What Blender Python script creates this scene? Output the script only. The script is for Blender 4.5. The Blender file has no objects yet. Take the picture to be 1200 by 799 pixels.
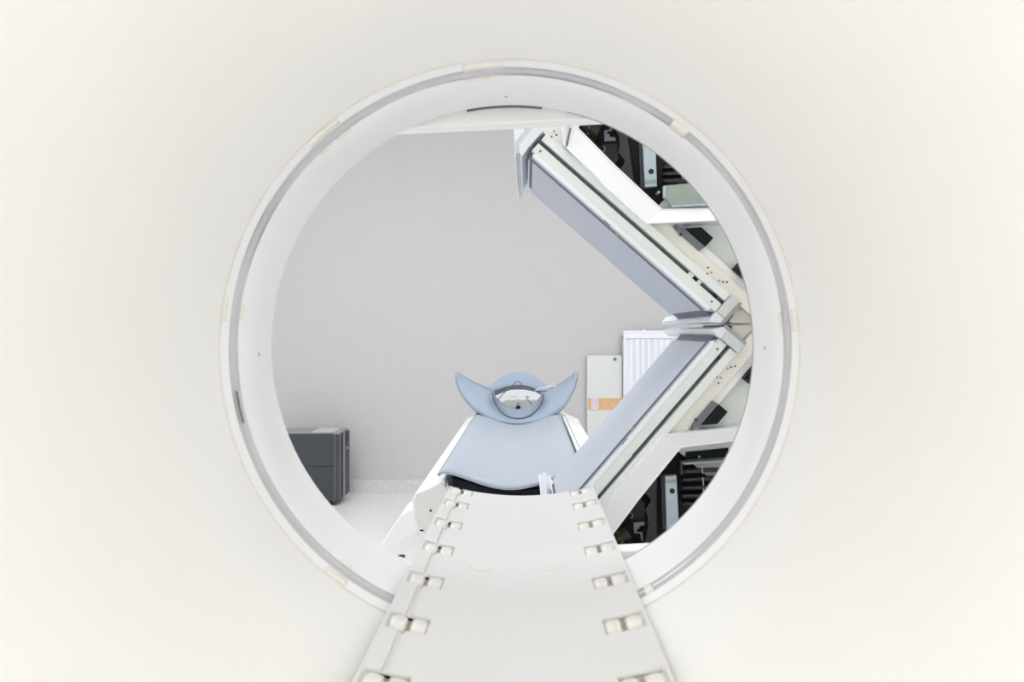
import bpy, bmesh, math, random
from mathutils import Vector, Matrix

random.seed(7)
S = bpy.context.scene
COL = S.collection
PI = math.pi

# ------------------------------------------------------------------ camera
CH = 1.02                                   # camera height
FPX, VX, VY = 1150.0, 618.0, 388.0          # focal length and vanishing point, in pixels of the 1200x799 frame
cd = bpy.data.cameras.new('camera')
cd.sensor_width = 36.0
cd.lens = FPX / 1200 * 36
cd.shift_x = (600 - VX) / 1200
cd.shift_y = (VY - 399.5) / 1200
cd.clip_start = 0.02
cd.dof.use_dof = True
cd.dof.focus_distance = 2.9
cd.dof.aperture_fstop = 8.0
cam = bpy.data.objects.new('camera', cd)
cam.location = (0, 0, CH)
cam.rotation_euler = (PI / 2, 0, 0)
COL.objects.link(cam)
S.camera = cam

# ------------------------------------------------------------------ world, lamps, exposure
w = bpy.data.worlds.new('world')
S.world = w
w.use_nodes = True
w.node_tree.nodes['Background'].inputs['Color'].default_value = (1.0, 0.99, 0.972, 1)
w.node_tree.nodes['Background'].inputs['Strength'].default_value = 2.2
S.view_settings.view_transform = 'Standard'
S.view_settings.look = 'None'
S.view_settings.gamma = 1.0
S.view_settings.exposure = 0.65
S.view_settings.use_curve_mapping = False
S.cycles.diffuse_bounces = 8
S.cycles.max_bounces = 12


def area_lamp(name, loc, sx, sy, power, col, rot=(0, 0, 0)):
    l = bpy.data.lights.new(name, 'AREA')
    l.shape = 'RECTANGLE'
    l.size, l.size_y = sx, sy
    l.energy = power
    l.color = col
    o = bpy.data.objects.new(name, l)
    o.location = loc
    o.rotation_euler = rot
    COL.objects.link(o)
    return o


COOL = (0.95, 0.98, 1.0)
WARM = (1.0, 0.975, 0.93)
area_lamp('ceiling_lamp', (-1.2, 3.6, 2.67), 0.9, 1.8, 22.5, COOL)
area_lamp('ceiling_lamp', (1.1, 3.6, 2.67), 0.9, 1.8, 22.5, COOL)
area_lamp('ceiling_lamp', (0.0, 1.80, 2.67), 2.4, 0.4, 6, COOL)


# ------------------------------------------------------------------ materials
def lin(c):
    c = c / 255
    return c / 12.92 if c <= 0.04045 else ((c + 0.055) / 1.055) ** 2.4


def rgb(r, g, b):
    return (lin(r), lin(g), lin(b), 1)


def mat(name, col, rough=0.5, metal=0.0, var=0.03, scale=40.0, bump=0.0, trans=0.0, coat=0.0, spec=0.5):
    m = bpy.data.materials.new(name)
    m.use_nodes = True
    nt = m.node_tree
    b = nt.nodes['Principled BSDF']
    b.inputs['Roughness'].default_value = rough
    b.inputs['Metallic'].default_value = metal
    b.inputs['Specular IOR Level'].default_value = spec
    if trans:
        b.inputs['Transmission Weight'].default_value = trans
    if coat:
        b.inputs['Coat Weight'].default_value = coat
    tc = nt.nodes.new('ShaderNodeTexCoord')
    nz = nt.nodes.new('ShaderNodeTexNoise')
    nz.inputs['Scale'].default_value = scale
    nz.inputs['Detail'].default_value = 4
    nt.links.new(tc.outputs['Object'], nz.inputs['Vector'])
    rp = nt.nodes.new('ShaderNodeValToRGB')
    rp.color_ramp.elements[0].position = 0.3
    rp.color_ramp.elements[1].position = 0.7
    lo = tuple(max(0, c * (1 - var)) for c in col[:3]) + (1,)
    hi = tuple(min(1, c * (1 + var)) for c in col[:3]) + (1,)
    rp.color_ramp.elements[0].color = lo
    rp.color_ramp.elements[1].color = hi
    nt.links.new(nz.outputs['Fac'], rp.inputs['Fac'])
    nt.links.new(rp.outputs['Color'], b.inputs['Base Color'])
    if bump:
        bp = nt.nodes.new('ShaderNodeBump')
        bp.inputs['Strength'].default_value = bump
        bp.inputs['Distance'].default_value = 0.002
        nt.links.new(nz.outputs['Fac'], bp.inputs['Height'])
        nt.links.new(bp.outputs['Normal'], b.inputs['Normal'])
    return m


def terrazzo(name, base, chip1, chip2, scale, rough):
    m = bpy.data.materials.new(name)
    m.use_nodes = True
    nt = m.node_tree
    b = nt.nodes['Principled BSDF']
    b.inputs['Roughness'].default_value = rough
    tc = nt.nodes.new('ShaderNodeTexCoord')
    vo = nt.nodes.new('ShaderNodeTexVoronoi')
    vo.inputs['Scale'].default_value = scale
    nt.links.new(tc.outputs['Object'], vo.inputs['Vector'])
    rp = nt.nodes.new('ShaderNodeValToRGB')
    rp.color_ramp.interpolation = 'CONSTANT'
    e = rp.color_ramp.elements
    e[0].color = base
    e[1].position = 0.55
    e[1].color = chip1
    n = e.new(0.75)
    n.color = chip2
    nt.links.new(vo.outputs['Color'], rp.inputs['Fac'])
    nt.links.new(rp.outputs['Color'], b.inputs['Base Color'])
    return m


M = {}
M['gantry'] = mat('gantry_plastic', rgb(241, 240, 237), 0.45, var=0.008, scale=6)
M['bore'] = mat('bore_plastic', rgb(249, 249, 249), 0.4, var=0.008, scale=6)
M['seam'] = mat('seam_beige', rgb(222, 219, 212), 0.6, var=0.05)
M['film'] = mat('window_film', rgb(200, 200, 203), 0.14, var=0.03, scale=9, bump=0.15)
M['tape'] = mat('cream_tape', rgb(243, 240, 230), 0.55, var=0.04)
M['lip'] = mat('grey_lip', rgb(165, 168, 168), 0.5)
M['dark_lip'] = mat('dark_rubber_lip', rgb(88, 88, 90), 0.6)
M['dot'] = mat('grey_dot', rgb(120, 120, 118), 0.5)
M['black'] = mat('black_recess', rgb(24, 25, 29), 0.6, var=0.25)
M['deck'] = mat('deck_plastic', rgb(223, 223, 222), 0.42, var=0.008, scale=8)
M['pocket'] = mat('pocket_plastic', rgb(216, 210, 198), 0.5, var=0.03)
M['roller'] = mat('roller_nylon', rgb(226, 224, 218), 0.35, var=0.015)
M['face'] = mat('collimator_blue', rgb(190, 198, 210), 0.4, var=0.01, scale=12)
M['face_gap'] = mat('blue_grey_gap', rgb(112, 118, 130), 0.6)
M['trim'] = mat('white_trim', rgb(238, 240, 243), 0.4, var=0.01)
M['strip'] = mat('grey_green_paint', rgb(228, 233, 230), 0.45, var=0.015, scale=20)
M['slot'] = mat('slot_grey', rgb(98, 106, 104), 0.6, var=0.08)
M['body'] = mat('head_body', rgb(196, 202, 206), 0.5)
M['beige'] = mat('beige_paint', rgb(240, 237, 228), 0.5, var=0.01)
M['white'] = mat('white_paint', rgb(242, 243, 244), 0.4, var=0.008)
M['endgrey'] = mat('end_block_grey', rgb(206, 210, 207), 0.45)
M['backp'] = mat('pale_green_panel', rgb(234, 240, 235), 0.5, var=0.01)
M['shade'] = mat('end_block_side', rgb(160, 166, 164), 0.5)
M['end_rim'] = mat('cap_rim_blue', rgb(206, 211, 221), 0.45, var=0.012)
M['cap'] = mat('pale_cap', rgb(226, 230, 236), 0.4, var=0.012)
M['block'] = mat('charcoal_rubber', rgb(26, 31, 34), 0.7, var=0.08, spec=0.2)
M['blockside'] = mat('slate_grey', rgb(112, 116, 124), 0.5)
M['steel'] = mat('brushed_steel', rgb(186, 202, 210), 0.4, metal=0.3, var=0.06, scale=30)
M['plate'] = mat('zinc_plate', rgb(160, 172, 162), 0.45, metal=0.25, var=0.12, scale=25)
M['dkplate'] = mat('dark_plate', rgb(58, 58, 64), 0.5, var=0.1)
M['fin'] = mat('heatsink_black', rgb(48, 42, 48), 0.45, var=0.1)
M['greentube'] = mat('dark_green_tube', rgb(42, 48, 34), 0.35, var=0.3, scale=60)
M['speck'] = mat('yellow_wire', rgb(190, 176, 70), 0.5)
M['led'] = mat('yellow_lens', rgb(176, 166, 96), 0.3)
M['pad'] = mat('pallet_blue', rgb(166, 174, 185), 0.42, var=0.01, scale=10)
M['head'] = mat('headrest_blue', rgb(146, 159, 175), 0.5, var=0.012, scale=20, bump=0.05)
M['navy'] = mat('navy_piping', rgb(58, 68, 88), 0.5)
M['headin'] = mat('headrest_inner', rgb(128, 134, 150), 0.5)  # darker blue paints the shading on the cup's inner band
M['tablew'] = mat('table_white', rgb(246, 247, 247), 0.4, var=0.006)
M['tablefront'] = mat('table_front', rgb(232, 231, 226), 0.5, var=0.01)
M['endpanel'] = mat('end_panel_grey', rgb(196, 198, 196), 0.5)
M['tower'] = mat('tower_slate', rgb(56, 60, 66), 0.5, var=0.04, scale=200)
M['bezel'] = mat('bezel_grey', rgb(84, 88, 94), 0.4)
M['towertop'] = mat('tower_top', rgb(148, 151, 156), 0.45)
M['towerlight'] = mat('tower_light', rgb(205, 207, 210), 0.4)
M['radiator'] = mat('radiator_enamel', rgb(240, 242, 247), 0.35, var=0.01)
M['board'] = mat('board_grey', rgb(221, 224, 222), 0.5, var=0.01)
M['orange'] = mat('orange_tape', rgb(224, 180, 136), 0.5, var=0.06)
M['lilac'] = mat('lilac_label', rgb(222, 210, 218), 0.5)
M['wall'] = mat('wall_paint', rgb(201, 199, 199), 0.7, var=0.01, scale=14, bump=0.05)
M['ceil'] = mat('ceiling_paint', rgb(240, 240, 238), 0.8, var=0.01)
M['floor'] = terrazzo('floor_terrazzo', rgb(238, 236, 238), rgb(228, 226, 228), rgb(243, 242, 243), 160, 0.35)
M['base'] = terrazzo('baseboard_terrazzo', rgb(214, 212, 213), rgb(202, 199, 200), rgb(222, 221, 222), 170, 0.45)
M['cable'] = mat('cable_mauve', rgb(96, 80, 90), 0.5)
M['cablew'] = mat('cable_white', rgb(236, 238, 240), 0.4)


# ------------------------------------------------------------------ helpers
def P(px, py, y):
    return Vector(((px - VX) * y / FPX, y, CH + (VY - py) * y / FPX))


def link(name, verts, faces, m, parent=None, smooth=False, bevel=0.0, solid=0.0, subsurf=0, sharp=None):
    me = bpy.data.meshes.new(name)
    off = Vector(parent.get('base', (0, 0, 0))) if parent is not None else Vector((0, 0, 0))
    me.from_pydata([tuple(Vector(v) - off) for v in verts], [], faces)
    me.validate()
    bm = bmesh.new()
    bm.from_mesh(me)
    if solid == 0.0 or True:
        bmesh.ops.remove_doubles(bm, verts=bm.verts, dist=1e-6)
    bmesh.ops.recalc_face_normals(bm, faces=bm.faces)
    if bevel > 0:
        es = [e for e in bm.edges if len(e.link_faces) == 2 and e.calc_face_angle(0) > math.radians(30)]
        try:
            bmesh.ops.bevel(bm, geom=es, offset=bevel, segments=2, affect='EDGES', profile=0.5, clamp_overlap=True)
        except Exception:
            pass
    bm.to_mesh(me)
    bm.free()
    me.materials.append(m)
    if smooth:
        for p in me.polygons:
            p.use_smooth = True
    o = bpy.data.objects.new(name, me)
    COL.objects.link(o)
    if parent is not None:
        o.parent = parent
    o['base'] = tuple(off)
    if solid:
        md = o.modifiers.new('thickness', 'SOLIDIFY')
        md.thickness = solid
        md.offset = -1
    if subsurf:
        md = o.modifiers.new('round', 'SUBSURF')
        md.levels = md.render_levels = subsurf
    return o


def thing(name, label, cat, loc, group=None, kind=None):
    o = bpy.data.objects.new(name, None)
    COL.objects.link(o)
    o.location = loc
    o['base'] = tuple(loc)
    o['label'] = label
    o['category'] = cat
    if group:
        o['group'] = group
    if kind:
        o['kind'] = kind
    return o


def structure(o):
    o['kind'] = 'structure'
    return o


def prism_pts(name, pts, y1, m, parent=None, bevel=0.0, smooth=False):
    """polygon (world points in one plane y = const) pushed straight back to y1"""
    n = len(pts)
    vs = list(pts) + [Vector((p.x, y1, p.z)) for p in pts]
    fs = [list(range(n)), list(range(2 * n - 1, n - 1, -1))]
    for i in range(n):
        j = (i + 1) % n
        fs.append([i, j, n + j, n + i])
    return link(name, vs, fs, m, parent, bevel=bevel, smooth=smooth)


def prism(name, px, y0, y1, m, parent=None, bevel=0.0):
    return prism_pts(name, [P(a, b, y0) for a, b in px], y1, m, parent, bevel)


def box(name, lo, hi, m, parent=None, bevel=0.0):
    x0, y0, z0 = lo
    x1, y1, z1 = hi
    vs = [(x0, y0, z0), (x1, y0, z0), (x1, y1, z0), (x0, y1, z0), (x0, y0, z1), (x1, y0, z1), (x1, y1, z1), (x0, y1, z1)]
    fs = [[0, 1, 2, 3], [4, 5, 6, 7], [0, 1, 5, 4], [1, 2, 6, 5], [2, 3, 7, 6], [3, 0, 4, 7]]
    return link(name, vs, fs, m, parent, bevel=bevel)


def tube(name, pts, r, m, parent=None, sides=8, closed=False):
    pts = [Vector(p) for p in pts]
    n = len(pts)
    vs, fs = [], []
    for i, p in enumerate(pts):
        if closed:
            t = pts[(i + 1) % n] - pts[i - 1]
        else:
            t = pts[min(i + 1, n - 1)] - pts[max(i - 1, 0)]
        t.normalize()
        up = Vector((0, 0, 1)) if abs(t.z) < 0.9 else Vector((1, 0, 0))
        a = t.cross(up).normalized()
        b = t.cross(a).normalized()
        for k in range(sides):
            an = 2 * PI * k / sides
            vs.append(p + a * r * math.cos(an) + b * r * math.sin(an))
    for i in range(n if closed else n - 1):
        for k in range(sides):
            k2 = (k + 1) % sides
            i2 = (i + 1) % n
            fs.append([i * sides + k, i * sides + k2, i2 * sides + k2, i2 * sides + k])
    if not closed:
        fs.append(list(range(sides)))
        fs.append(list(range((n - 1) * sides, n * sides)))
    return link(name, vs, fs, m, parent, smooth=True)


def smooth_path(pts, per=6):
    pts = [Vector(p) for p in pts]
    out = []
    for i in range(len(pts) - 1):
        p0, p1 = pts[max(i - 1, 0)], pts[i]
        p2, p3 = pts[i + 1], pts[min(i + 2, len(pts) - 1)]
        for k in range(per):
            t = k / per
            out.append(0.5 * ((2 * p1) + (p2 - p0) * t + (2 * p0 - 5 * p1 + 4 * p2 - p3) * t * t + (3 * p1 - p0 - 3 * p2 + p3) * t ** 3))
    out.append(pts[-1])
    return out


def cyl_pts(c, axis, r, h, seg=16):
    c, axis = Vector(c), Vector(axis).normalized()
    up = Vector((0, 0, 1)) if abs(axis.z) < 0.9 else Vector((1, 0, 0))
    a = axis.cross(up).normalized()
    b = axis.cross(a).normalized()
    vs, fs = [], []
    for e in (0, 1):
        for k in range(seg):
            an = 2 * PI * k / seg
            vs.append(c + axis * h * e + a * r * math.cos(an) + b * r * math.sin(an))
    fs.append(list(range(seg)))
    fs.append(list(range(2 * seg - 1, seg - 1, -1)))
    for k in range(seg):
        k2 = (k + 1) % seg
        fs.append([k, k2, seg + k2, seg + k])
    return vs, fs


def cyl(name, c, axis, r, h, m, parent=None, seg=16, bevel=0.0):
    vs, fs = cyl_pts(c, axis, r, h, seg)
    return link(name, vs, fs, m, parent, bevel=bevel)


# bore axis
AX, AZ = -0.0215, CH - 0.022


def lathe(name, prof, m, parent=None, seg=160, a0=0.0, a1=360.0, closed_prof=False, smooth=True):
    """profile of (y, r) turned about the bore axis; angle 0 = right, 90 = up"""
    full = abs(a1 - a0) >= 360
    ns = seg if full else seg + 1
    vs, fs = [], []
    for i in range(ns):
        an = math.radians(a0 + (a1 - a0) * i / seg)
        for (y, r) in prof:
            vs.append((AX + r * math.cos(an), y, AZ + r * math.sin(an)))
    n = len(prof)
    for i in range(seg):
        i2 = (i + 1) % ns
        for k in range(n if closed_prof else n - 1):
            k2 = (k + 1) % n
            fs.append([i * n + k, i2 * n + k, i2 * n + k2, i * n + k2])
    if closed_prof and not full:
        fs.append(list(range(n)))
        fs.append(list(range((ns - 1) * n, ns * n)))
    return link(name, vs, fs, m, parent, smooth=smooth)


# ------------------------------------------------------------------ the room
XL, XR, YF, YB, ZC = -2.6, 2.3, -2.2, 6.2, 2.72
structure(box('floor', (XL, YF, -0.1), (XR, YB + 0.1, 0.0), M['floor']))
structure(box('ceiling', (XL, YF, ZC), (XR, YB + 0.1, ZC + 0.1), M['ceil']))
structure(box('wall_back', (XL, YB, 0.0), (XR, YB + 0.1, ZC), M['wall']))
structure(box('wall_left', (XL - 0.1, YF, 0.0), (XL, YB, ZC), M['wall']))
structure(box('wall_right', (XR, YF, 0.0), (XR + 0.1, YB, ZC), M['wall']))
structure(box('baseboard_back', (XL, YB - 0.012, 0.0), (XR, YB, 0.085), M['base'], bevel=0.002))

# ------------------------------------------------------------------ the scanner gantry with its bore
gan = thing('scanner_gantry', 'white scanner gantry whose round tunnel frames the whole view', 'scanner', (AX, 1.0, 0.0))
R = 0.35
Y_SEAM, Y_F0, Y_F1, Y_END = 1.181, 1.220, 1.258, 1.429
flare = [(0.25, 0.96), (0.225, 0.93), (0.22, 0.88), (0.22, 0.46)]
for k in range(13):                                            # smooth funnel from the front face into the tunnel
    t = k / 12 * PI / 2
    flare.append((0.22 + 0.16 * (1 - math.cos(t)), 0.356 + 0.07 * (1 - math.sin(t))))
flare += [(0.60, 0.3555), (0.80, 0.355), (1.00, 0.354), (1.10, 0.3515), (Y_SEAM - 0.001, R + 0.0005)]
lathe('front_funnel', flare, M['gantry'], gan)
lathe('outer_shell', [(0.25, 0.96), (1.40, 0.96), (Y_END + 0.002, 0.94), (Y_END + 0.002, R + 0.006)], M['gantry'], gan)
lathe('seam_ring', [(Y_SEAM - 0.001, R + 0.0005), (Y_SEAM, R - 0.0006), (Y_SEAM + 0.0035, R - 0.0006), (Y_SEAM + 0.0045, R + 0.0005)], M['seam'], gan)
lathe('tunnel_collar', [(Y_SEAM + 0.0045, R + 0.0004), (Y_F0, R)], M['bore'], gan)
fv, ff, NS = [], [], 240
for i in range(NS):
    an = 2 * PI * i / NS
    slack = 0.5 + 0.5 * math.sin(an)                           # the film is slacker towards the top
    wv = slack * (0.0016 * math.sin(5 * an + 0.6) + 0.0011 * math.sin(9 * an + 2.0) + 0.0007 * math.sin(17 * an))
    for (y, r) in ((Y_F0, R), (Y_F0 + 0.003, R + 0.003 + wv * 0.3), (Y_F0 + 0.012, R + 0.003 + wv), (Y_F0 + 0.026, R + 0.003 - wv), (Y_F1 - 0.003, R + 0.003 - wv * 0.3), (Y_F1, R)):
        fv.append((AX + r * math.cos(an), y + wv * 1.5, AZ + r * math.sin(an)))
for i in range(NS):
    for k in range(5):
        ff.append([i * 6 + k, ((i + 1) % NS) * 6 + k, ((i + 1) % NS) * 6 + k + 1, i * 6 + k + 1])
link('scan_window_film', fv, ff, M['film'], gan, smooth=True)
lathe('inner_tunnel', [(Y_F1, R), (Y_END - 0.004, R), (Y_END, R + 0.003), (Y_END, R + 0.008)], M['bore'], gan)
lathe('edge_lip', [(Y_END - 0.001, R + 0.0015), (Y_END + 0.0015, R - 0.0004), (Y_END + 0.004, R + 0.003)], M['lip'], gan, seg=90, a0=-62, a1=77, closed_prof=True)  # grey arc draws the shadow line of the tunnel's edge
lathe('edge_slit', [(Y_END, R + 0.001), (Y_END + 0.002, R - 0.0022), (Y_END + 0.006, R + 0.001)], M['dark_lip'], gan, seg=24, a0=83, a1=101, closed_prof=True)  # dark arc stands in for the shade in the gap behind the tunnel
box('foot', (AX - 0.62, 0.34, 0.0), (AX + 0.62, 1.36, 0.16), M['gantry'], gan, bevel=0.02)


def patch(name, y0, y1, a0, a1, m, r0=R - 0.0012, th=0.001):
    lathe(name, [(y0, r0), (y1, r0), (y1, r0 + th), (y0, r0 + th)], m, gan, seg=6, a0=a0, a1=a1, closed_prof=True)


def ang(px, py, y):
    p = P(px, py, y)
    return math.degrees(math.atan2(p.z - AZ, p.x - AX))


for (px, py, y0, y1, half) in [(386, 146, 1.192, 1.212, 2.0), (372, 160, 1.190, 1.214, 2.4), (381, 173, 1.259, 1.270, 1.6),
                               (402, 156, 1.259, 1.270, 1.8), (566, 84, 1.196, 1.222, 4.0), (560, 94, 1.259, 1.270, 2.6),
                               (795, 152, 1.215, 1.262, 2.0), (281, 365, 1.259, 1.270, 1.8), (262, 362, 1.186, 1.20, 2.4),
                               (914, 378, 1.259, 1.270, 2.2), (922, 376, 1.19, 1.21, 2.2), (402, 664, 1.190, 1.212, 2.6),
                               (408, 658, 1.259, 1.270, 1.6), (762, 694, 1.22, 1.258, 0.9)]:
    a = ang(px, py, (y0 + y1) / 2)
    patch('tape_patch', y0, y1, a - half, a + half, M['tape'])
for k, (px, py) in enumerate([(304, 415), (593, 110), (897, 408)]):
    y = FPX * R / math.hypot(px - 600.5, py - 403.5)
    an = math.radians(ang(px, py, y))
    p = Vector((AX + (R + 0.002) * math.cos(an), y, AZ + (R + 0.002) * math.sin(an)))
    cyl('marker_dot', p, (-math.cos(an), 0, -math.sin(an)), 0.0026, 0.0025, M['dot'], gan, seg=10)
a = ang(281, 478, 1.24)
lathe('film_crease', [(1.232, R - 0.0012), (1.236, R - 0.0020), (1.240, R - 0.0012)], M['dark_lip'], gan, seg=10, a0=a - 3.6, a1=a + 3.2, closed_prof=True)  # dark streak on the window film

# flat cover panels between the tunnel and the cameras behind it
YP = 1.455
prism('rear_panel', [(250, 161), (480, 150), (600, 144.5), (697, 139), (960, 126), (960, -70), (250, -70)], YP, YP + 0.045, M['bore'], gan, bevel=0.002)
prism('rear_panel', [(250, 676), (486, 666), (486, 760), (250, 760)], YP, YP + 0.045, M['bore'], gan, bevel=0.002)
prism('rear_panel', [(726, 645.5), (760, 643.5), (960, 634), (960, 760), (726, 760)], YP, YP + 0.045, M['bore'], gan, bevel=0.002)

# ------------------------------------------------------------------ roller bed support running through the tunnel
sup = thing('roller_bed_support', 'off-white bed support with paired rollers along both edges in the tunnel floor', 'bed support', (-0.0124, 1.2, CH - 0.372))
SX, HW, RA, DE = -0.0124, 0.1476, 0.55, 0.32
Y_S0, Y_S1 = 0.26, 2.03


def dz(x):
    return CH - DE - (math.sqrt(RA * RA - x * x) - math.sqrt(RA * RA - HW * HW))


rows = [0.349 + 0.188 * k for k in range(9)] + [1.999]
PX0, PX1, PY = 0.0985, 0.1440, 0.030
xs = sorted(set([-HW, -PX1, -0.1285, -0.1275, -0.1225, -0.1215, -PX0] + [-PX0 + 2 * PX0 * k / 14 for k in range(1, 14)] + [PX0, 0.112, 0.121, 0.130, PX1, HW]))
ys = [Y_S0]
for yc in rows:
    ys += [yc - PY, min(yc + PY, Y_S1)]
if ys[-1] < Y_S1 - 1e-4:
    ys.append(Y_S1)
vs, fs = [], []
for y in ys:
    for x in xs:
        z = dz(x)
        if x in (-0.1275, -0.1225):
            z -= 0.004
        vs.append((SX + x, y, z))
nx = len(xs)
for j in range(len(ys) - 1):
    inrow = any(abs((ys[j] + ys[j + 1]) / 2 - yc) < PY for yc in rows)
    for i in range(nx - 1):
        xc = (xs[i] + xs[i + 1]) / 2
        if inrow and PX0 < abs(xc) < PX1:
            continue
        fs.append([j * nx + i, j * nx + i + 1, (j + 1) * nx + i + 1, (j + 1) * nx + i])
deck = link('deck', vs, fs, M['deck'], sup, solid=0.005)
for s in (-1, 1):
    vs, fs = [], []
    a = SX + s * HW
    b = SX + s * (HW - 0.006)
    box('side_rail', (min(a, b), Y_S0, CH - DE - 0.013), (max(a, b), Y_S1, CH - DE - 0.004), M['deck'], sup, bevel=0.001)
box('base_beam', (SX - 0.06, Y_S0, CH - 0.3665), (SX + 0.06, 1.40, CH - DE - 0.0275), M['deck'], sup, bevel=0.003)
SL = math.atan2(0.1213, math.sqrt(RA * RA - 0.1213 ** 2))
for s in (-1, 1):
    for yc in rows:
        y1 = min(yc + PY, Y_S1)
        x0, x1 = sorted((SX + s * PX0, SX + s * PX1))
        vs = []
        for (x, y) in ((x0, yc - PY), (x1, yc - PY), (x1, y1), (x0, y1)):
            vs.append((x, y, dz(x - SX) - 0.0045))
        for (x, y) in ((x0, yc - PY), (x1, yc - PY), (x1, y1), (x0, y1)):
            vs.append((x, y, dz(x - SX) - 0.0135))
        pk = link('roller_pocket', vs, [[4, 5, 6, 7], [0, 1, 5, 4], [1, 2, 6, 5], [2, 3, 7, 6], [3, 0, 4, 7]], M['pocket'], sup)
        for q in (0.1095, 0.1330):
            # flattened barrel roller, axis across the deck
            prof = [(-0.0092, 0.016), (-0.0086, 0.0195), (-0.004, 0.0215), (0.0, 0.0220), (0.004, 0.0215), (0.0086, 0.0195), (0.0092, 0.016)]
            c = Vector((SX + s * q, yc, dz(q) - 0.0070))
            ax = Vector((s * math.cos(SL), 0, math.sin(SL)))
            nn = Vector((-s * math.sin(SL), 0, math.cos(SL)))
            vs, fs = [], []
            seg = 20
            for (u, r) in prof:
                for k in range(seg):
                    an = 2 * PI * k / seg
                    vs.append(c + ax * u + nn * r * 0.45 * math.cos(an) + Vector((0, 1, 0)) * r * 1.15 * math.sin(an))
            for i in range(len(prof) - 1):
                for k in range(seg):
                    k2 = (k + 1) % seg
                    fs.append([i * seg + k, i * seg + k2, (i + 1) * seg + k2, (i + 1) * seg + k])
            fs.append(list(range(seg)))
            fs.append(list(range((len(prof) - 1) * seg, len(prof) * seg)))
            link('roller', vs, fs, M['roller'], pk, smooth=True)
for pts in ([(548, 662.5), (555, 666), (562.5, 667.5), (570, 666.5), (576, 663.5)], [(638, 664), (645, 666.5), (652, 666), (659, 663.5), (664, 660.5)]):
    pp = []
    for (a, b) in pts:
        y = 0.335 * FPX / (b - VY)
        x = (a - VX) * y / FPX
        pp.append((x, y, dz(x - SX) - 0.0002))
    tube('finger_lip', smooth_path(pp, 4), 0.0011, M['pocket'], sup, sides=6)  # beige line draws the shadow at a finger recess

# ------------------------------------------------------------------ the two detector heads in a V
F = 2.05
U = F / FPX


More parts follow.
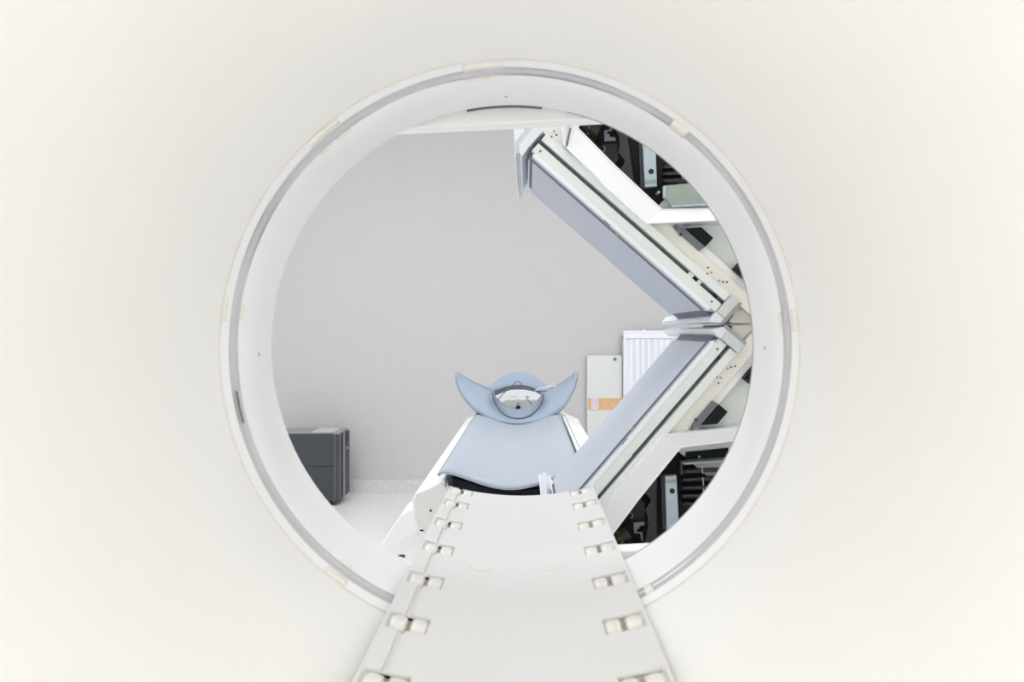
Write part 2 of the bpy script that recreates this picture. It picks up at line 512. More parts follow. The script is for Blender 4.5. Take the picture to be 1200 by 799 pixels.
def head(name, label, O, es, et, mirrored):
    def L(s, t, y=F):                                       # head frame -> world; s along the face, t away from it
        p = P(O[0] + s * es[0] + t * et[0], O[1] + s * es[1] + t * et[1], F)
        return Vector((p.x, y, p.z))

    def inv(px, py):                                        # pixel of the front plane -> head frame
        dx, dy = px - O[0], py - O[1]
        return dx * es[0] + dy * es[1], dx * et[0] + dy * et[1]

    def clip(st):                                           # keep each head on its own side of the level where they meet
        out = []
        n = len(st)
        f = [(378.9 - (O[1] + s * es[1] + t * et[1])) * (-1 if mirrored else 1) - (1.6 if mirrored else 0) for s, t in st]
        for i in range(n):
            j = (i + 1) % n
            if f[i] >= 0:
                out.append(st[i])
            if (f[i] >= 0) != (f[j] >= 0):
                k = f[i] / (f[i] - f[j])
                out.append((st[i][0] + (st[j][0] - st[i][0]) * k, st[i][1] + (st[j][1] - st[i][1]) * k))
        return out

    def frU(*pxs):                                          # pixels read on the upper head -> head frame
        return [((a - 621.5) * 0.7513 + (b - 186) * 0.66, (a - 621.5) * 0.66 - (b - 186) * 0.7513) for a, b in pxs]

    def pr(pname, st, y0, y1, m, bevel=0.0, parent=None):
        st = clip(st)
        return prism_pts(pname, [L(s, t, y0) for s, t in st], y1, m, parent or root, bevel)

    def rect(pname, s0, s1, t0, t1, y0, y1, m, bevel=0.0, parent=None):
        return pr(pname, [(s0, t0), (s1, t0), (s1, t1), (s0, t1)], y0, y1, m, bevel, parent)

    c = L(140, 40)
    root = thing(name, label, 'detector', (c.x, F + 0.2, c.z), group='paired detector heads in the V')
    YK = 2.53
    rect('core', -3, 279, 6, 34, 2.075, YK, M['body'])
    rect('collimator_face', 3, 269, 0, 6, 2.062, YK, M['face'], bevel=0.001)
    rect('face_gasket', 2, 270, -0.6, 1.6, 2.054, 2.063, M['face_gap'])
    rect('face_edge', 1, 271, 1.6, 3.4, 2.052, 2.075, M['face'])
    rect('white_trim', 0, 274, 3.4, 8.4, 2.047, 2.075, M['trim'], bevel=0.001)
    st1 = rect('front_rail', -5, 281, 8.4, 20.0, 2.05, 2.075, M['strip'], bevel=0.0008)
    rect('slot_channel', -7, 280, 20.0, 25.0, 2.068, 2.075, M['slot'])
    rect('upper_rail', -5, 281, 25.0, 35.0, 2.048, 2.075, M['strip'], bevel=0.0008)
    if not mirrored:
        rect('slot_spacer', 228, 235, 20.1, 24.9, 2.056, 2.068, M['strip'])
        rect('slot_spacer', 242, 247, 20.1, 24.9, 2.056, 2.068, M['strip'])
        rect('slot_notch', 235, 242, 20.1, 24.9, 2.064, 2.068, M['black'])
        rect('slot_notch', 266, 272, 20.1, 24.9, 2.060, 2.068, M['black'])
    else:
        rect('slot_notch', 262, 266, 20.1, 24.9, 2.060, 2.068, M['black'])
        rect('slot_wire', 2, 110, 21.0, 21.8, 2.062, 2.065, M['trim'])
    for s in (3, 270):
        v = L(s, 14.5, 2.0488)
        cyl('rail_screw', v, (0, 1, 0), 0.0026, 0.004, M['dot'], st1, seg=10)
    v = L(134.3, 0.4, 2.0495)
    cyl('indicator', v, (0, 1, 0), 0.0034, 0.006, M['led'], root, seg=10)
    rect('face_catch', 112, 122, 2.2, 3.6, 2.049, 2.054, M['face_gap'])
    # outer end cap and the cap at the meeting point of the V, both deeper than the face
    pr('end_cap', frU((630.5, 142), (637, 153), (619.3, 172.8), (611.8, 184), (608.4, 179), (608, 171.7)), 2.044, 2.74, M['cap'], bevel=0.0004)
    pr('end_cap_rim', frU((623, 143), (630.2, 141.8), (607.8, 171.7), (608.2, 179), (605.2, 180), (604.6, 165)), 2.05, 2.74, M['end_rim'], bevel=0.0004)
    pr('end_plate', frU((601, 130), (618, 130), (623, 142.6), (604.4, 165), (605, 183), (603.4, 183)), 2.06, 2.70, M['white'], bevel=0.0004)
    pr('cap_hole', frU((615.2, 152.5), (616.2, 148), (620.8, 145), (616.5, 151)), 2.047, 2.053, M['black'])
    rect('face_wire', -1.2, -0.2, -2.2, -1.2, 2.06, 2.60, M['trim'])
    rect('cap_edge', 279.2, 280.4, -3.2, -2.0, 2.05, 2.72, M['trim'])
    rect('gap_lining', -5.4, 3, 4, 6, 2.08, YK, M['face_gap'])  # blue-grey colour puts shadow into the gaps beside the face
    rect('gap_lining', 269, 282, 3, 5, 2.08, YK, M['face_gap'])
    pr('apex_cap', [(281.5, -2), (284.5, -5.0), (290, -0.5), (294, 2), (294, 9), (281.5, 9)], 2.046, 2.78, M['cap'], bevel=0.0004)
    pr('end_block', [(281.8, 9.3), (294, 9.3), (294, 35.3), (281.8, 35.3)], 2.042, 2.3, M['endgrey'], bevel=0.0015)
    pr('end_block_side', [(294.3, 3), (298.6, 3), (298.6, 36), (294.3, 36)], 2.05, 2.3, M['shade'])  # darker colour paints the shaded side of the end block
    pr('apex_recess', [(298.8, -6), (306, -12), (330, 0), (330, 36), (298.8, 36)], 2.17, 2.2, M['black'])  # black plate draws the shadow next to the end block
    if mirrored:
        pr('apex_plate', [inv(*q) for q in ((890, 381), (864, 381), (863.5, 386), (867, 393), (874.5, 400), (890, 384))], 2.10, 2.17, M['beige'], bevel=0.001)
    else:
        pr('apex_plate', [inv(*q) for q in ((871.5, 359.5), (865, 367), (864.5, 371), (860, 374), (862, 378.6), (890, 378.6), (890, 374))], 2.10, 2.17, M['beige'], bevel=0.001)
    fl = rect('flange', -32, 340, 35.2, 52.2, 2.075, 2.5, M['beige'], bevel=0.001)
    for (s, t) in ((242, 44), (247.5, 51) if False else (246, 38), (266, 43), (270, 46), (0, 38), (3, 43.5)):
        cyl('flange_hole', L(s, t, 2.0735), (0, 1, 0), 0.0020, 0.003, M['black'], fl, seg=8)
    for (s, t) in ((248.5, 42), (262, 41), (-2, 45)):
        cyl('flange_screw', L(s, t, 2.0735), (0, 1, 0), 0.0026, 0.003, M['lip'], fl, seg=8)
    rect('tie_bar', 150, 345, 52.3, 61.5, 2.082, 2.4, M['white'], bevel=0.002)
    pr('rubber_block', [(191, 60.5), (223, 60.5), (223, 73.8), (204, 73.8)], 2.066, 2.10, M['block'], bevel=0.0008)
    pr('block_guard', [(180, 55), (186, 51.5), (221, 51.5), (223, 60), (190, 60), (178, 56)], 2.069, 2.085, M['blockside'], bevel=0.0006)
    rect('guard_clip', 190, 193, 50, 53.5, 2.067, 2.072, M['dkplate'])
    rect('rubber_block', 267, 300, 61.5, 76, 2.06, 2.12, M['block'], bevel=0.0008)
    rect('back_panel', 150, 360, 61.6, 190, 2.125, 2.4, M['backp'])
    # housing with the open service hatch
    YH = 2.03
    k = F / YH

    def H(s, t, y):
        p = P(O[0] + s * es[0] + t * et[0], O[1] + s * es[1] + t * et[1], YH)
        return Vector((p.x, y, p.z))
    outer = [(18, 38), (75, 35.4), (83, 33.4), (152, 32.6), (213, 91), (262, 138), (262, 170), (-60, 170), (-45, 100), (-2, 57)]
    inner = [(19, 65.5), (75, 61.5), (83, 61.2), (155, 59), (197, 97), (240, 138), (240, 155), (60, 155), (20, 100), (14, 70)]
    off = Vector(root['base'])
    n = len(outer)
    inm = [(a[0] + (b[0] - a[0]) * 0.90, a[1] + (b[1] - a[1]) * 0.90) for a, b in zip(outer, inner)]
    rings = [[H(s, t, 2.07) for s, t in outer], [H(s, t, YH) for s, t in outer], [H(s, t, YH + 0.012) for s, t in inm],
             [H(s, t, YH + 0.010) for s, t in inner], [H(s, t, 2.09) for s, t in inner]]
    fv = [q for r in rings for q in r]
    ff = [[r * n + i, r * n + (i + 1) % n, (r + 1) * n + (i + 1) % n, (r + 1) * n + i] for r in range(4) for i in range(n)]
    link('hatch_frame', fv, ff, M['white'], root)
    # deep side walls and the dark inside
    prism_pts('hatch_interior', [H(s, t, 2.19) for s, t in outer], 2.5, M['black'], root)
    n = len(outer)
    hv = [H(s, t, 2.07) for s, t in outer] + [H(s, t, 2.19) for s, t in outer]
    link('hatch_wall', hv, [[i, (i + 1) % n, n + (i + 1) % n, n + i] for i in range(n)], M['white'], root)
    if not mirrored:
        vb = [(16, 52), (21, 42), (24, 43), (22, 62), (18, 62)]
        prism_pts('hatch_gap', [H(*inv(*q), YH - 0.001) for q in ((667.5, 150), (669.5, 150.5), (665, 171.5), (662.8, 171))], YH + 0.002, M['slot'], root)
        prism_pts('hatch_knob', [H(*inv(*q), YH - 0.006) for q in ((665, 141), (670.5, 141), (670, 147), (667, 149), (664.5, 145))], YH + 0.002, M['lip'], root)
    # things seen inside the hatch
    YE = 2.10

    def E(st, y):
        return [P(O[0] + s * es[0] + t * et[0], O[1] + s * es[1] + t * et[1], YE) * 1.0 for s, t in st]

    def pe(pname, px, y0, y1, m, bevel=0.0, parent=None):
        return prism_pts(pname, [Vector((q.x, y0, q.z)) for q in E(px, y0)], y1, m, parent or root, bevel)
    low = []
    OL, esl, etl = (653.3, 604.0), (0.653, -0.757), (0.757, 0.653)

    def frl(*pxs):                                          # pixels read on the lower head -> head frame
        return [((a - OL[0]) * esl[0] + (b - OL[1]) * esl[1], (a - OL[0]) * etl[0] + (b - OL[1]) * etl[1]) for a, b in pxs]
    if mirrored:
        br = [(779.5, 558), (792.7, 556.8), (796, 620), (781.5, 622)]
        bh = (787.7, 575.2)
        cap_s = [(779.7, 562.5), (793, 562), (793.1, 566), (779.9, 566)]
        b_st = [inv(*q) for q in br]
    else:
        br = [(753, 166), (768, 166), (770, 218), (756, 219)]
        bh = (763, 201)
        cap_s = [(756.2, 211), (769.5, 210.5), (769.6, 215), (756.3, 216)]
        b_st = [inv(*q) for q in br]
    bk = pe('steel_bracket', b_st, 2.10, 2.125, M['steel'], 0.0008)
    pe('bracket_band', [inv(*q) for q in cap_s], 2.098, 2.11, M['plate'])
    hp = E([inv(*bh)], YE)[0]
    cyl('bracket_hole', (hp.x, 2.0985, hp.z), (0, 1, 0), 0.0058, 0.01, M['black'], bk, seg=14)
    side = [inv(q[0] - 4, q[1]) for q in (br[0], br[3])]
    pe('bracket_edge', [b_st[0], b_st[3], side[1], side[0]], 2.112, 2.13, M['dkplate'])
    pe('dark_plate', frl((772, 560), (772, 655), (752, 655), (757, 640), (762, 617), (760, 604), (757, 600), (760, 597), (765, 590), (762, 584), (758, 581), (762, 570)), 2.13, 2.14, M['dkplate'], 0.0005)
    pe('step_bracket', frl((743, 613.5), (756, 612.5), (756, 616.5), (750, 617.5), (750, 620.5), (747, 622), (747.5, 624.5), (753.5, 624.5), (754.5, 635), (752.5, 635), (751, 626.5), (744, 626)), 2.11, 2.118, M['blockside'], 0.0004)
    pe('dark_box', frl((735, 600), (750, 585), (757, 592), (757, 611), (742, 612)), 2.125, 2.15, M['black'])
    tp = E(frl((716, 628), (742, 612), (748, 638), (724, 652)), YE)
    ct = sum(tp, Vector()) / 4
    ax = (tp[1] - tp[0]).normalized()
    cyl('dark_cylinder', Vector((tp[0].x * .5 + tp[3].x * .5, 2.14, tp[0].z * .5 + tp[3].z * .5)), (ax.x, 0, ax.z), 0.023, 0.042, M['greentube'], root, seg=24, bevel=0.002)
    for q in frl((724.5, 625.5), (731, 636), (729.5, 637.5), (727, 632), (733, 640)):
        v = E([q], YE)[0]
        cyl('yellow_wire_end', (v.x, 2.108, v.z), (0, 1, 0), 0.0011, 0.012, M['speck'], root, seg=6)
    v = E(frl((739, 605)), YE)[0]
    # curled wire
    tube('curled_wire', [(v.x + 0.006 * math.cos(a), 2.11, v.z + 0.006 * math.sin(a)) for a in [k * 0.3 - 1.4 for k in range(10)]], 0.0008, M['lip'], root, sides=5)
    if not mirrored:
        pe('zinc_plate', [inv(*q) for q in ((777.5, 219), (808, 216.5), (840, 215.5), (840, 240.5), (785.5, 243.5), (779, 233.5), (776.5, 233))], 2.08, 2.088, M['plate'], 0.0008)
        pe('plate_flange', [inv(*q) for q in ((785, 242.6), (834, 239.6), (834, 241.8), (785.6, 244.6))], 2.074, 2.09, M['steel'], 0.0003)
        pe('plate_side', [inv(*q) for q in ((775.5, 220), (778, 219.6), (778, 233.5), (775.5, 233))], 2.076, 2.09, M['steel'])
        hv = E([inv(772, 225)], YE)[0]
        cyl('plate_screw', (hv.x, 2.10, hv.z), (0, 1, 0), 0.003, 0.03, M['steel'], root, seg=8)
        fins = [(779, 826, 193), (779, 826, 201), (779, 826, 209)]
        hv = E([inv(800, 212)], YE)[0]
        cyl('plate_post', hv, (0, 0, 1), 0.0018, 0.012, M['steel'], root, seg=8)
    else:
        fins = [(801, 850, 549), (801, 850, 558.5), (801, 850, 568), (801, 850, 577.5), (801, 850, 587)]
        pe('fin_cover', [inv(*q) for q in ((800, 541.5), (852, 537.8), (852, 540), (800, 543.8))], 2.09, 2.13, M['plate'], 0.0004)
        pe('fin_cover_end', [inv(*q) for q in ((797.2, 540), (799.2, 541), (799, 556), (797.5, 556))], 2.09, 2.12, M['dkplate'])
        pe('hatch_beam', [inv(*q) for q in ((806, 531), (856, 526), (856, 537), (804, 540.5))], 2.12, 2.15, M['block'])
        hv = E([inv(821.3, 536.2)], YE)[0]
        cyl('beam_screw', (hv.x, 2.115, hv.z), (0, 1, 0), 0.0024, 0.006, M['steel'], root, seg=8)
        for (ya, yb) in ((545, 554), (558, 568), (571, 580)):
            a, b = (E([inv(821.6 + (ya - 545) * 0.06, ya)], YE)[0], E([inv(821.6 + (yb - 545) * 0.06, yb)], YE)[0])
            tube('white_link', [(a.x, 2.086, a.z), (b.x, 2.086, b.z)], 0.0012, M['steel'], root, sides=6)
    for (xa, xb, yy) in fins:
        pe('cooling_fin', [inv(*q) for q in ((xa, yy + 1.5), (xb, yy), (xb, yy + 3.2), (xa, yy + 4.7), (xa - 1.5, yy + 3))], 2.092, 2.14, M['fin'], 0.0006)
    return root


head('gamma_camera', 'upper slanted detector head with pale blue face and open hatch showing electronics', (621.5, 186.0), (0.7513, 0.66), (0.66, -0.7513), False)
head('gamma_camera', 'lower slanted detector head with pale blue face next to the radiator and bed', (653.3, 604.0), (0.653, -0.757), (0.757, 0.653), True)

# the stand that carries both heads, just outside the view to the right
st = thing('detector_stand', 'white upright stand carrying both detector heads behind the tunnel rim', 'stand', (0.95, 2.3, 0.0))
box('column', (0.78, 2.02, 0.0), (1.35, 2.75, 1.75), M['white'], st, bevel=0.02)

# ------------------------------------------------------------------ patient table
YT = 2.80
tab = thing('patient_table', 'white patient table with rounded pale front end at the far side of the tunnel', 'table', (-0.02, 3.8, 0.0))
body = [(487, 577.5), (483.5, 584), (483, 594), (484.5, 607), (489, 619), (496, 628), (520, 640), (700, 640), (722, 628), (731, 607), (731, 594), (727, 577), (694, 562.5), (684, 578), (680, 582), (533, 582), (529, 578), (522, 561.5)]
prism('table_body', body, YT, 5.15, M['tablew'], tab, bevel=0.004)
ins = [(488, 578.5), (484.8, 585), (484.3, 594), (485.8, 607), (490, 618.5), (497, 627), (520, 638.5), (700, 638.5), (721, 627), (729.5, 607), (729.5, 594), (726, 578.5), (696, 585), (530, 582), (517, 566)]
prism('front_panel', ins, YT - 0.006, YT + 0.004, M['tablefront'], tab, bevel=0.002)
prism('table_well', [(530, 559.5), (545, 564), (560, 569), (580, 574), (600, 575.5), (640, 572), (668, 564), (690, 560), (690, 581), (531, 581)], YT + 0.01, YT + 0.05, M['block'], tab)
tube('well_edge', smooth_path([P(524.5, 557, YT - 0.012), P(522.5, 562, YT - 0.012), P(522.5, 570, YT - 0.012)], 4), 0.0024, M['slot'], tab, sides=6)
v = P(504.8, 598.3, YT - 0.008)
cyl('front_screw', v, (0, 1, 0), 0.0034, 0.006, M['black'], tab, seg=10)
prism('front_slot', [(491.5, 621.2), (494, 620.6), (496.8, 621), (495.5, 622.4), (492.5, 622.3)], YT - 0.008, YT, M['black'], tab)
prism('side_shroud', [(486, 594.5), (470, 602.5), (462, 614), (446.5, 637.5), (448.5, 641), (455.5, 644), (462, 641), (491, 622.5), (487, 612)], YT + 0.03, YT + 0.22, M['tablew'], tab, bevel=0.006)
box('pedestal', (-0.22, 3.1, 0.0), (0.18, 4.7, 0.44), M['tablew'], tab, bevel=0.02)
box('floor_plate', (-0.30, 3.0, 0.0), (0.26, 4.8, 0.05), M['tablew'], tab, bevel=0.01)
prism('floor_plate_gap', [(466.5, 651.6), (471, 651.2), (474.2, 652.2), (473.8, 653.8), (471.5, 652.6)], 3.0, 3.02, M['black'], tab)
# rail along the right side of the pallet and the raised head end
box('side_track', (0.168, 2.80, CH - 0.440), (0.180, 4.95, CH - 0.405), M['cap'], tab, bevel=0.002)
box('side_track', (0.186, 2.80, CH - 0.443), (0.190, 4.95, CH - 0.420), M['lip'], tab)
prism('head_end', [(566, 456), (646, 456), (652, 462), (654, 500), (560, 500), (562, 462)], 5.06, 5.15, M['tablew'], tab, bevel=0.006)
prism('end_panel', [(588, 471), (594, 468.5), (628, 468.5), (633, 471), (628, 486), (590, 486)], 5.053, 5.06, M['endpanel'], tab, bevel=0.001)
v = P(607.3, 477.5, 5.05)
cyl('end_knob', (v.x, 5.032, v.z), (0, 1, 0), 0.0115, 0.022, M['block'], tab, seg=16, bevel=0.001)
v = P(607.3, 472.3, 5.05)
cyl('end_screw', (v.x, 5.049, v.z), (0, 1, 0), 0.004, 0.006, M['dot'], tab, seg=8)

# ------------------------------------------------------------------ imaging pallet
PC, PHW, PR = -0.048, 0.207, 0.49
pz = CH - 0.392
pal = thing('imaging_pallet', 'long pale blue curved pallet lying on the white table below the headrest', 'pallet', (PC, 3.6, pz - 0.045))


def palz(x):
    return pz - 0.0485 * math.cos(PI / 2 * min(1, abs(x) / PHW)) ** 1.8


vs, fs = [], []
N = 32
nrow = 24
for j in range(nrow + 1):
    y = 2.77 + (4.86 - 2.77) * j / nrow
    nar = 1.0
    for i in range(N + 1):
        x = -PHW + 2 * PHW * i / N
        z = palz(x)
        e = (abs(x) - (PHW - 0.022)) / 0.022
        if e > 0:
            z -= 0.012 * e * e
        vs.append((PC + x * nar, y, z))
for j in range(nrow):
    for i in range(N):
        a = j * (N + 1) + i
        fs.append([a, a + 1, a + N + 2, a + N + 1])
link('shell', vs, fs, M['pad'], pal, smooth=True, solid=0.008)

# ------------------------------------------------------------------ headrest
hr = thing('headrest', 'pale blue headrest with two upswept horns and a round head cup on the pallet', 'headrest', P(606, 497, 4.7))


def resample(pts, n):
    pts = [Vector((p[0], p[1], 0)) for p in pts]
    d = [0]
    for i in range(1, len(pts)):
        d.append(d[-1] + (pts[i] - pts[i - 1]).length)
    out = []
    for k in range(n + 1):
        t = d[-1] * k / n
        i = 0
        while i < len(d) - 2 and d[i + 1] < t:
            i += 1
        f = (t - d[i]) / max(1e-9, d[i + 1] - d[i])
        q = pts[i].lerp(pts[i + 1], min(1, max(0, f)))
        out.append((q.x, q.y))
    return out


def seglist(anchor_pts, counts):
    """polyline split at anchors: each piece resampled to its own count so rows correspond"""
    out = []
    for pts, n in zip(anchor_pts, counts):
        r = resample([tuple(q)[:2] for q in smooth_path([(a, b, 0) for a, b in pts], 5)], n)
        out += r if not out else r[1:]
    return out


lower = seglist([[(533.5, 438.5), (534, 446), (537, 456), (543, 467), (552, 478), (559, 484)], [(559, 484), (572, 491), (588, 496), (605, 498), (622, 496.5), (638, 493), (650, 487)], [(650, 487), (660, 479), (669, 466), (675, 452), (677.8, 438)]], [12, 20, 12])
upper = seglist([[(534.5, 437.5), (544, 444), (556, 450.5), (566, 454.5), (577, 459.5)], [(577, 459.5), (579, 469), (585, 479.5), (594, 487), (606, 490), (618, 488), (628, 481), (635, 471), (637, 461)], [(637, 461), (647, 456), (656, 452.5), (666, 446), (677, 437)]], [12, 20, 12])
vs, fs = [], []
n = len(lower)
for i in range(n):
    u = i / (n - 1)
    wing = math.sin(PI * min(1, max(0, u)))
    ya = 4.62 + 0.10 * (1 - wing)
    yb = ya + 0.02 + 0.16 * wing
    for k in range(7):
        t = k / 6
        q = (lower[i][0] * (1 - t) + upper[i][0] * t, lower[i][1] * (1 - t) + upper[i][1] * t)
        y = ya * (1 - t) + yb * t - 0.035 * math.sin(PI * t) * wing
        vs.append(P(q[0], q[1], y))
for i in range(n - 1):
    for k in range(6):
        a = i * 7 + k
        fs.append([a, a + 1, a + 8, a + 7])
link('arm_horns', vs, fs, M['head'], hr, smooth=True, solid=0.014)
# the head cup, a ring leaning back
outer_c = [(579, 462), (582, 471), (587, 479.5), (596, 486.5), (606, 488.8), (617, 486.5), (626, 480.5), (633, 471), (635.5, 462), (641, 453), (633, 444.5), (622, 438.8), (607, 435.8), (592, 439.2), (580, 447), (570, 456)]
mid_c = [(580, 463), (584, 468), (590, 474), (598, 478.5), (606, 480), (616, 478), (624, 474), (631, 468.5), (634, 463), (633, 459), (625, 454.5), (617, 451.8), (607, 450.8), (597, 451.8), (588, 454.5), (578, 459.2)]
inner_c = [(580.5, 464), (585, 468.5), (591, 473.8), (598.5, 477.9), (606, 479.2), (616, 477.4), (623.5, 473.4), (630, 468), (633.5, 464), (633, 462.2), (626, 458.8), (617, 457), (607, 456.6), (597, 457.3), (589, 460), (582, 463)]


def closed(pts, per=4):
    pts = [Vector((a, b, 0)) for a, b in pts]
    n = len(pts)
    out = []
    for i in range(n):
        p0, p1, p2, p3 = pts[i - 1], pts[i], pts[(i + 1) % n], pts[(i + 2) % n]
        for k in range(per):
            t = k / per
            q = 0.5 * ((2 * p1) + (p2 - p0) * t + (2 * p0 - 5 * p1 + 4 * p2 - p3) * t * t + (3 * p1 - p0 - 3 * p2 + p3) * t ** 3)
            out.append((q.x, q.y))
    return out


oc, mc, ic = closed(outer_c), closed(mid_c), closed(inner_c)


def ring(name, A, B, ya, yb, m, bul, solid):
    vs, fs = [], []
    n = len(A)
    K = 5
    for i in range(n):
        lift = (490 - A[i][1]) / 54.0
        for k in range(K):
            t = k / (K - 1)
            q = (A[i][0] * (1 - t) + B[i][0] * t, A[i][1] * (1 - t) + B[i][1] * t)
            y = ya(lift) * (1 - t) + yb(lift) * t - bul * math.sin(PI * t)
            vs.append(P(q[0], q[1], y))
    for i in range(n):
        j = (i + 1) % n
        for k in range(K - 1):
            fs.append([i * K + k, j * K + k, j * K + k + 1, i * K + k + 1])
    return link(name, vs, fs, m, hr, smooth=True, solid=solid)


ring('head_cup', oc, mc, lambda l: 4.76 + 0.18 * l, lambda l: 4.84 + 0.06 * l, M['head'], 0.006, 0.0)
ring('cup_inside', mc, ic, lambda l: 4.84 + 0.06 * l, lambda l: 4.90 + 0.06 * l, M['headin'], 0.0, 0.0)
tube('bottom_piping', smooth_path([P(q[0], q[1] + 1.0, 4.612 + 0.10 * (1 - math.sin(PI * i / (n - 1)))) for i, q in enumerate(lower) if 11 < i < n - 12], 2), 0.0044, M['navy'], hr, sides=6)  # navy tube stands for the contact shadow under the horns
tube('cup_piping', smooth_path([P(q[0], q[1] + 0.3, 4.622 + 0.10 * (1 - math.sin(PI * i / (n - 1))) + 0.02 + 0.16 * math.sin(PI * i / (n - 1)) - 0.05 - 0.09 * math.sin(PI * i / (n - 1)) ** 4) for i, q in enumerate(upper) if 12 <= i <= n - 13], 2), 0.0030, M['navy'], hr, sides=6)  # dark line along the cup notch
# cables on the headrest
cb = thing('monitor_cable', 'thin dark cable looped over the headrest cup opening', 'cable', P(584, 469, 4.70))
tube('wire', smooth_path([P(583, 469, 4.70), P(590, 461, 4.72), P(596, 455, 4.74), P(602, 450, 4.76), P(605, 447.6, 4.76), P(609, 447.8, 4.76), P(613, 452, 4.75), P(620, 456.5, 4.73), P(627, 458.3, 4.70), P(634, 458.5, 4.67), P(640, 457.8, 4.66)], 5), 0.0021, M['cable'], cb, sides=6)
tube('plug', smooth_path([P(627, 458, 4.69), P(634, 454.6, 4.67), P(642, 452.8, 4.66), P(652, 452.2, 4.66)], 4), 0.0022, M['cablew'], cb, sides=6)
cb2 = thing('short_cable', 'small dark wire standing at the table head end, seen through the headrest opening', 'cable', P(621, 473, 5.02))
tube('wire', smooth_path([P(623.5, 473.5, 5.03), P(620, 470, 5.02), P(617, 466.5, 5.02), P(617.5, 464.5, 5.02), P(620, 465.5, 5.02)], 5), 0.0026, M['slot'], cb2, sides=6)
cb3 = thing('white_cable', 'small pale wire loop left of the dark wire inside the headrest opening', 'cable', P(604, 466, 5.02))
tube('wire', smooth_path([P(597, 466, 5.02), P(602, 464.5, 5.02), P(606, 466, 5.02), P(607.5, 469, 5.03)], 5), 0.0018, M['endpanel'], cb3, sides=6)

# ------------------------------------------------------------------ computer tower by the wall
tw = thing('computer_tower', 'dark grey computer tower standing on the floor against the back wall', 'computer', (-1.3, 5.95, 0.0))
YW0, YW1 = 5.72, 6.0
yb = 588.5
zt, z0 = P(0, 508, YW0).z, P(0, 587.2, YW0).z
xr = P(391, 0, YW0).x
x0 = xr - 0.42
zm = P(0, 546.5, YW0).z
box('case', (x0, YW0 + 0.01, z0), (xr + 0.022, YW1, zt - 0.004), M['tower'], tw, bevel=0.004)
box('side_panel', (x0, YW0, zm + 0.001), (xr, YW0 + 0.012, zt), M['tower'], tw, bevel=0.0015)
box('side_panel', (x0, YW0, z0), (xr, YW0 + 0.012, zm - 0.001), M['tower'], tw, bevel=0.0015)
box('top_cover', (x0, YW0 + 0.002, zt - 0.004), (xr + 0.035, YW1, zt + 0.006), M['towertop'], tw, bevel=0.002)
box('top_plate', (xr - 0.135, YW0 + 0.02, zt + 0.006), (xr - 0.005, YW1 - 0.02, zt + 0.009), M['towerlight'], tw, bevel=0.001)
# bezel at the right-hand end: chamfer, black groove, grooved front
vs = [(xr, YW0 + 0.002), (xr + 0.006, YW0 + 0.002), (xr + 0.034, YW0 + 0.035), (xr + 0.034, YW0 + 0.05), (xr, YW0 + 0.05)]
prz = [Vector((a, b, 0)) for a, b in vs]
nn = len(vs)
link('bezel_edge', [(a, b, z0) for a, b in vs] + [(a, b, zt - 0.005) for a, b in vs], [list(range(nn)), list(range(2 * nn - 1, nn - 1, -1))] + [[i, (i + 1) % nn, nn + (i + 1) % nn, nn + i] for i in range(nn)], M['bezel'], tw)
box('bezel_groove', (xr + 0.020, YW0 + 0.048, z0 + 0.004), (xr + 0.0335, YW0 + 0.115, zt - 0.006), M['black'], tw)
box('bezel_strip', (xr + 0.020, YW0 + 0.115, z0 + 0.006), (xr + 0.0385, YW0 + 0.16, zt - 0.006), M['towertop'], tw, bevel=0.002)
box('front_bezel', (xr + 0.020, YW0 + 0.16, z0 + 0.01), (xr + 0.044, YW1 - 0.01, zt - 0.006), M['tower'], tw, bevel=0.003)
box('drive_bay', (xr + 0.0435, YW0 + 0.15, zt - 0.06), (xr + 0.046, YW1 - 0.05, zt - 0.02), M['black'], tw)
box('front_button', (xr + 0.0435, YW0 + 0.17, zt - 0.112), (xr + 0.047, YW0 + 0.20, zt - 0.100), M['towerlight'], tw)
for (a, b) in ((x0 + 0.03, YW0 + 0.04), (xr - 0.03, YW0 + 0.04), (x0 + 0.03, YW1 - 0.04), (xr - 0.03, YW1 - 0.04)):
    cyl('foot', (a, b, 0.0), (0, 0, 1), 0.014, z0, M['black'], tw, seg=12)

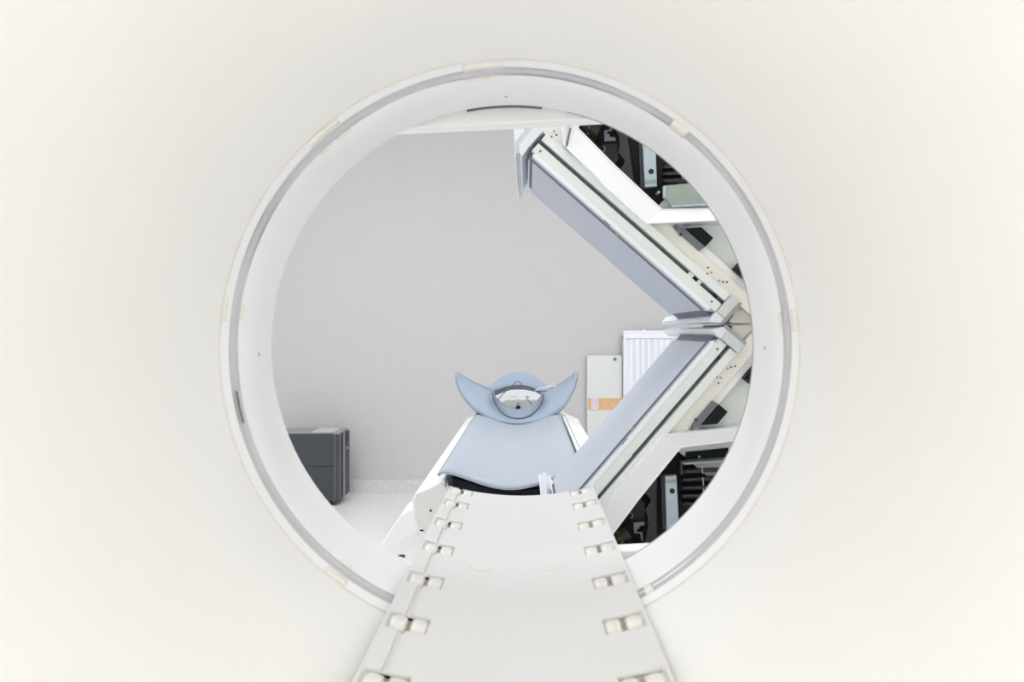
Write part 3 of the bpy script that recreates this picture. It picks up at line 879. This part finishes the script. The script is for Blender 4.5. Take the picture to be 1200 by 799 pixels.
# ------------------------------------------------------------------ radiator and board on the back wall
rd = thing('radiator', 'white ribbed panel radiator on the back wall behind the detector heads', 'radiator', (1.0, 6.1, 0.45))
YR = 6.08
xa, xb = P(731, 0, YR).x, P(731, 0, YR).x + 0.95
zr1, zr0 = P(0, 388.5, YR).z, P(0, 388.5, YR).z - 0.62
box('panel', (xa + 0.005, YR + 0.014, zr0), (xb, YR + 0.026, zr1), M['radiator'], rd, bevel=0.003)
box('rear_panel', (xa + 0.005, YR + 0.07, zr0), (xb, YR + 0.082, zr1), M['radiator'], rd, bevel=0.003)
box('top_grille', (xa, YR, zr1 - 0.012), (xb + 0.005, YR + 0.09, zr1 + 0.006), M['radiator'], rd, bevel=0.003)
box('side_cover', (xa, YR, zr0 + 0.01), (xa + 0.016, YR + 0.09, zr1 - 0.012), M['radiator'], rd, bevel=0.003)
box('top_band', (xa + 0.016, YR + 0.001, zr1 - 0.042), (xb, YR + 0.010, zr1 - 0.012), M['radiator'], rd, bevel=0.002)
for k in range(24):
    x = xa + 0.034 + k * 0.0372
    box('rib', (x, YR - 0.002, zr0 + 0.03), (x + 0.023, YR + 0.016, zr1 - 0.045), M['radiator'], rd, bevel=0.0045)
v = P(755.5, 385.5, YR)
cyl('vent_plug', (v.x, YR + 0.03, zr1 + 0.004), (0, 0, 1), 0.009, 0.012, M['radiator'], rd, seg=12)
box('vent_valve', (xa - 0.006, YR + 0.03, zr1 - 0.05), (xa + 0.001, YR + 0.045, zr1 - 0.028), M['lip'], rd)
for x in (xa + 0.18, xb - 0.18):
    box('wall_bracket', (x, YR + 0.08, zr0 + 0.08), (x + 0.03, YB, zr1 - 0.08), M['radiator'], rd)

bd = thing('wall_board', 'light grey board with dark screw and orange tape left of the radiator', 'board', (0.45, 6.17, 0.3))
YW = 6.15
xa, xb = P(688, 0, YW).x, P(729, 0, YW).x
z1 = P(0, 416.5, YW).z
box('board_panel', (xa, YW, 0.0), (xb, YB - 0.013, z1), M['board'], bd, bevel=0.003)
v = P(720.5, 420.8, YW)
cyl('board_screw', (v.x, YW - 0.006, v.z), (0, 1, 0), 0.0105, 0.01, M['dot'], bd, seg=14, bevel=0.001)
box('orange_tape', (P(689, 0, YW).x, YW - 0.003, P(0, 479.7, YW).z), (xb - 0.001, YW, P(0, 466.3, YW).z), M['orange'], bd)
box('paper_label', (P(693, 0, YW).x, YW - 0.005, P(0, 480.2, YW).z), (P(701.5, 0, YW).x, YW - 0.003, P(0, 466.0, YW).z), M['lilac'], bd)
for o in list(S.objects):
    if 'base' in o.keys():
        del o['base']
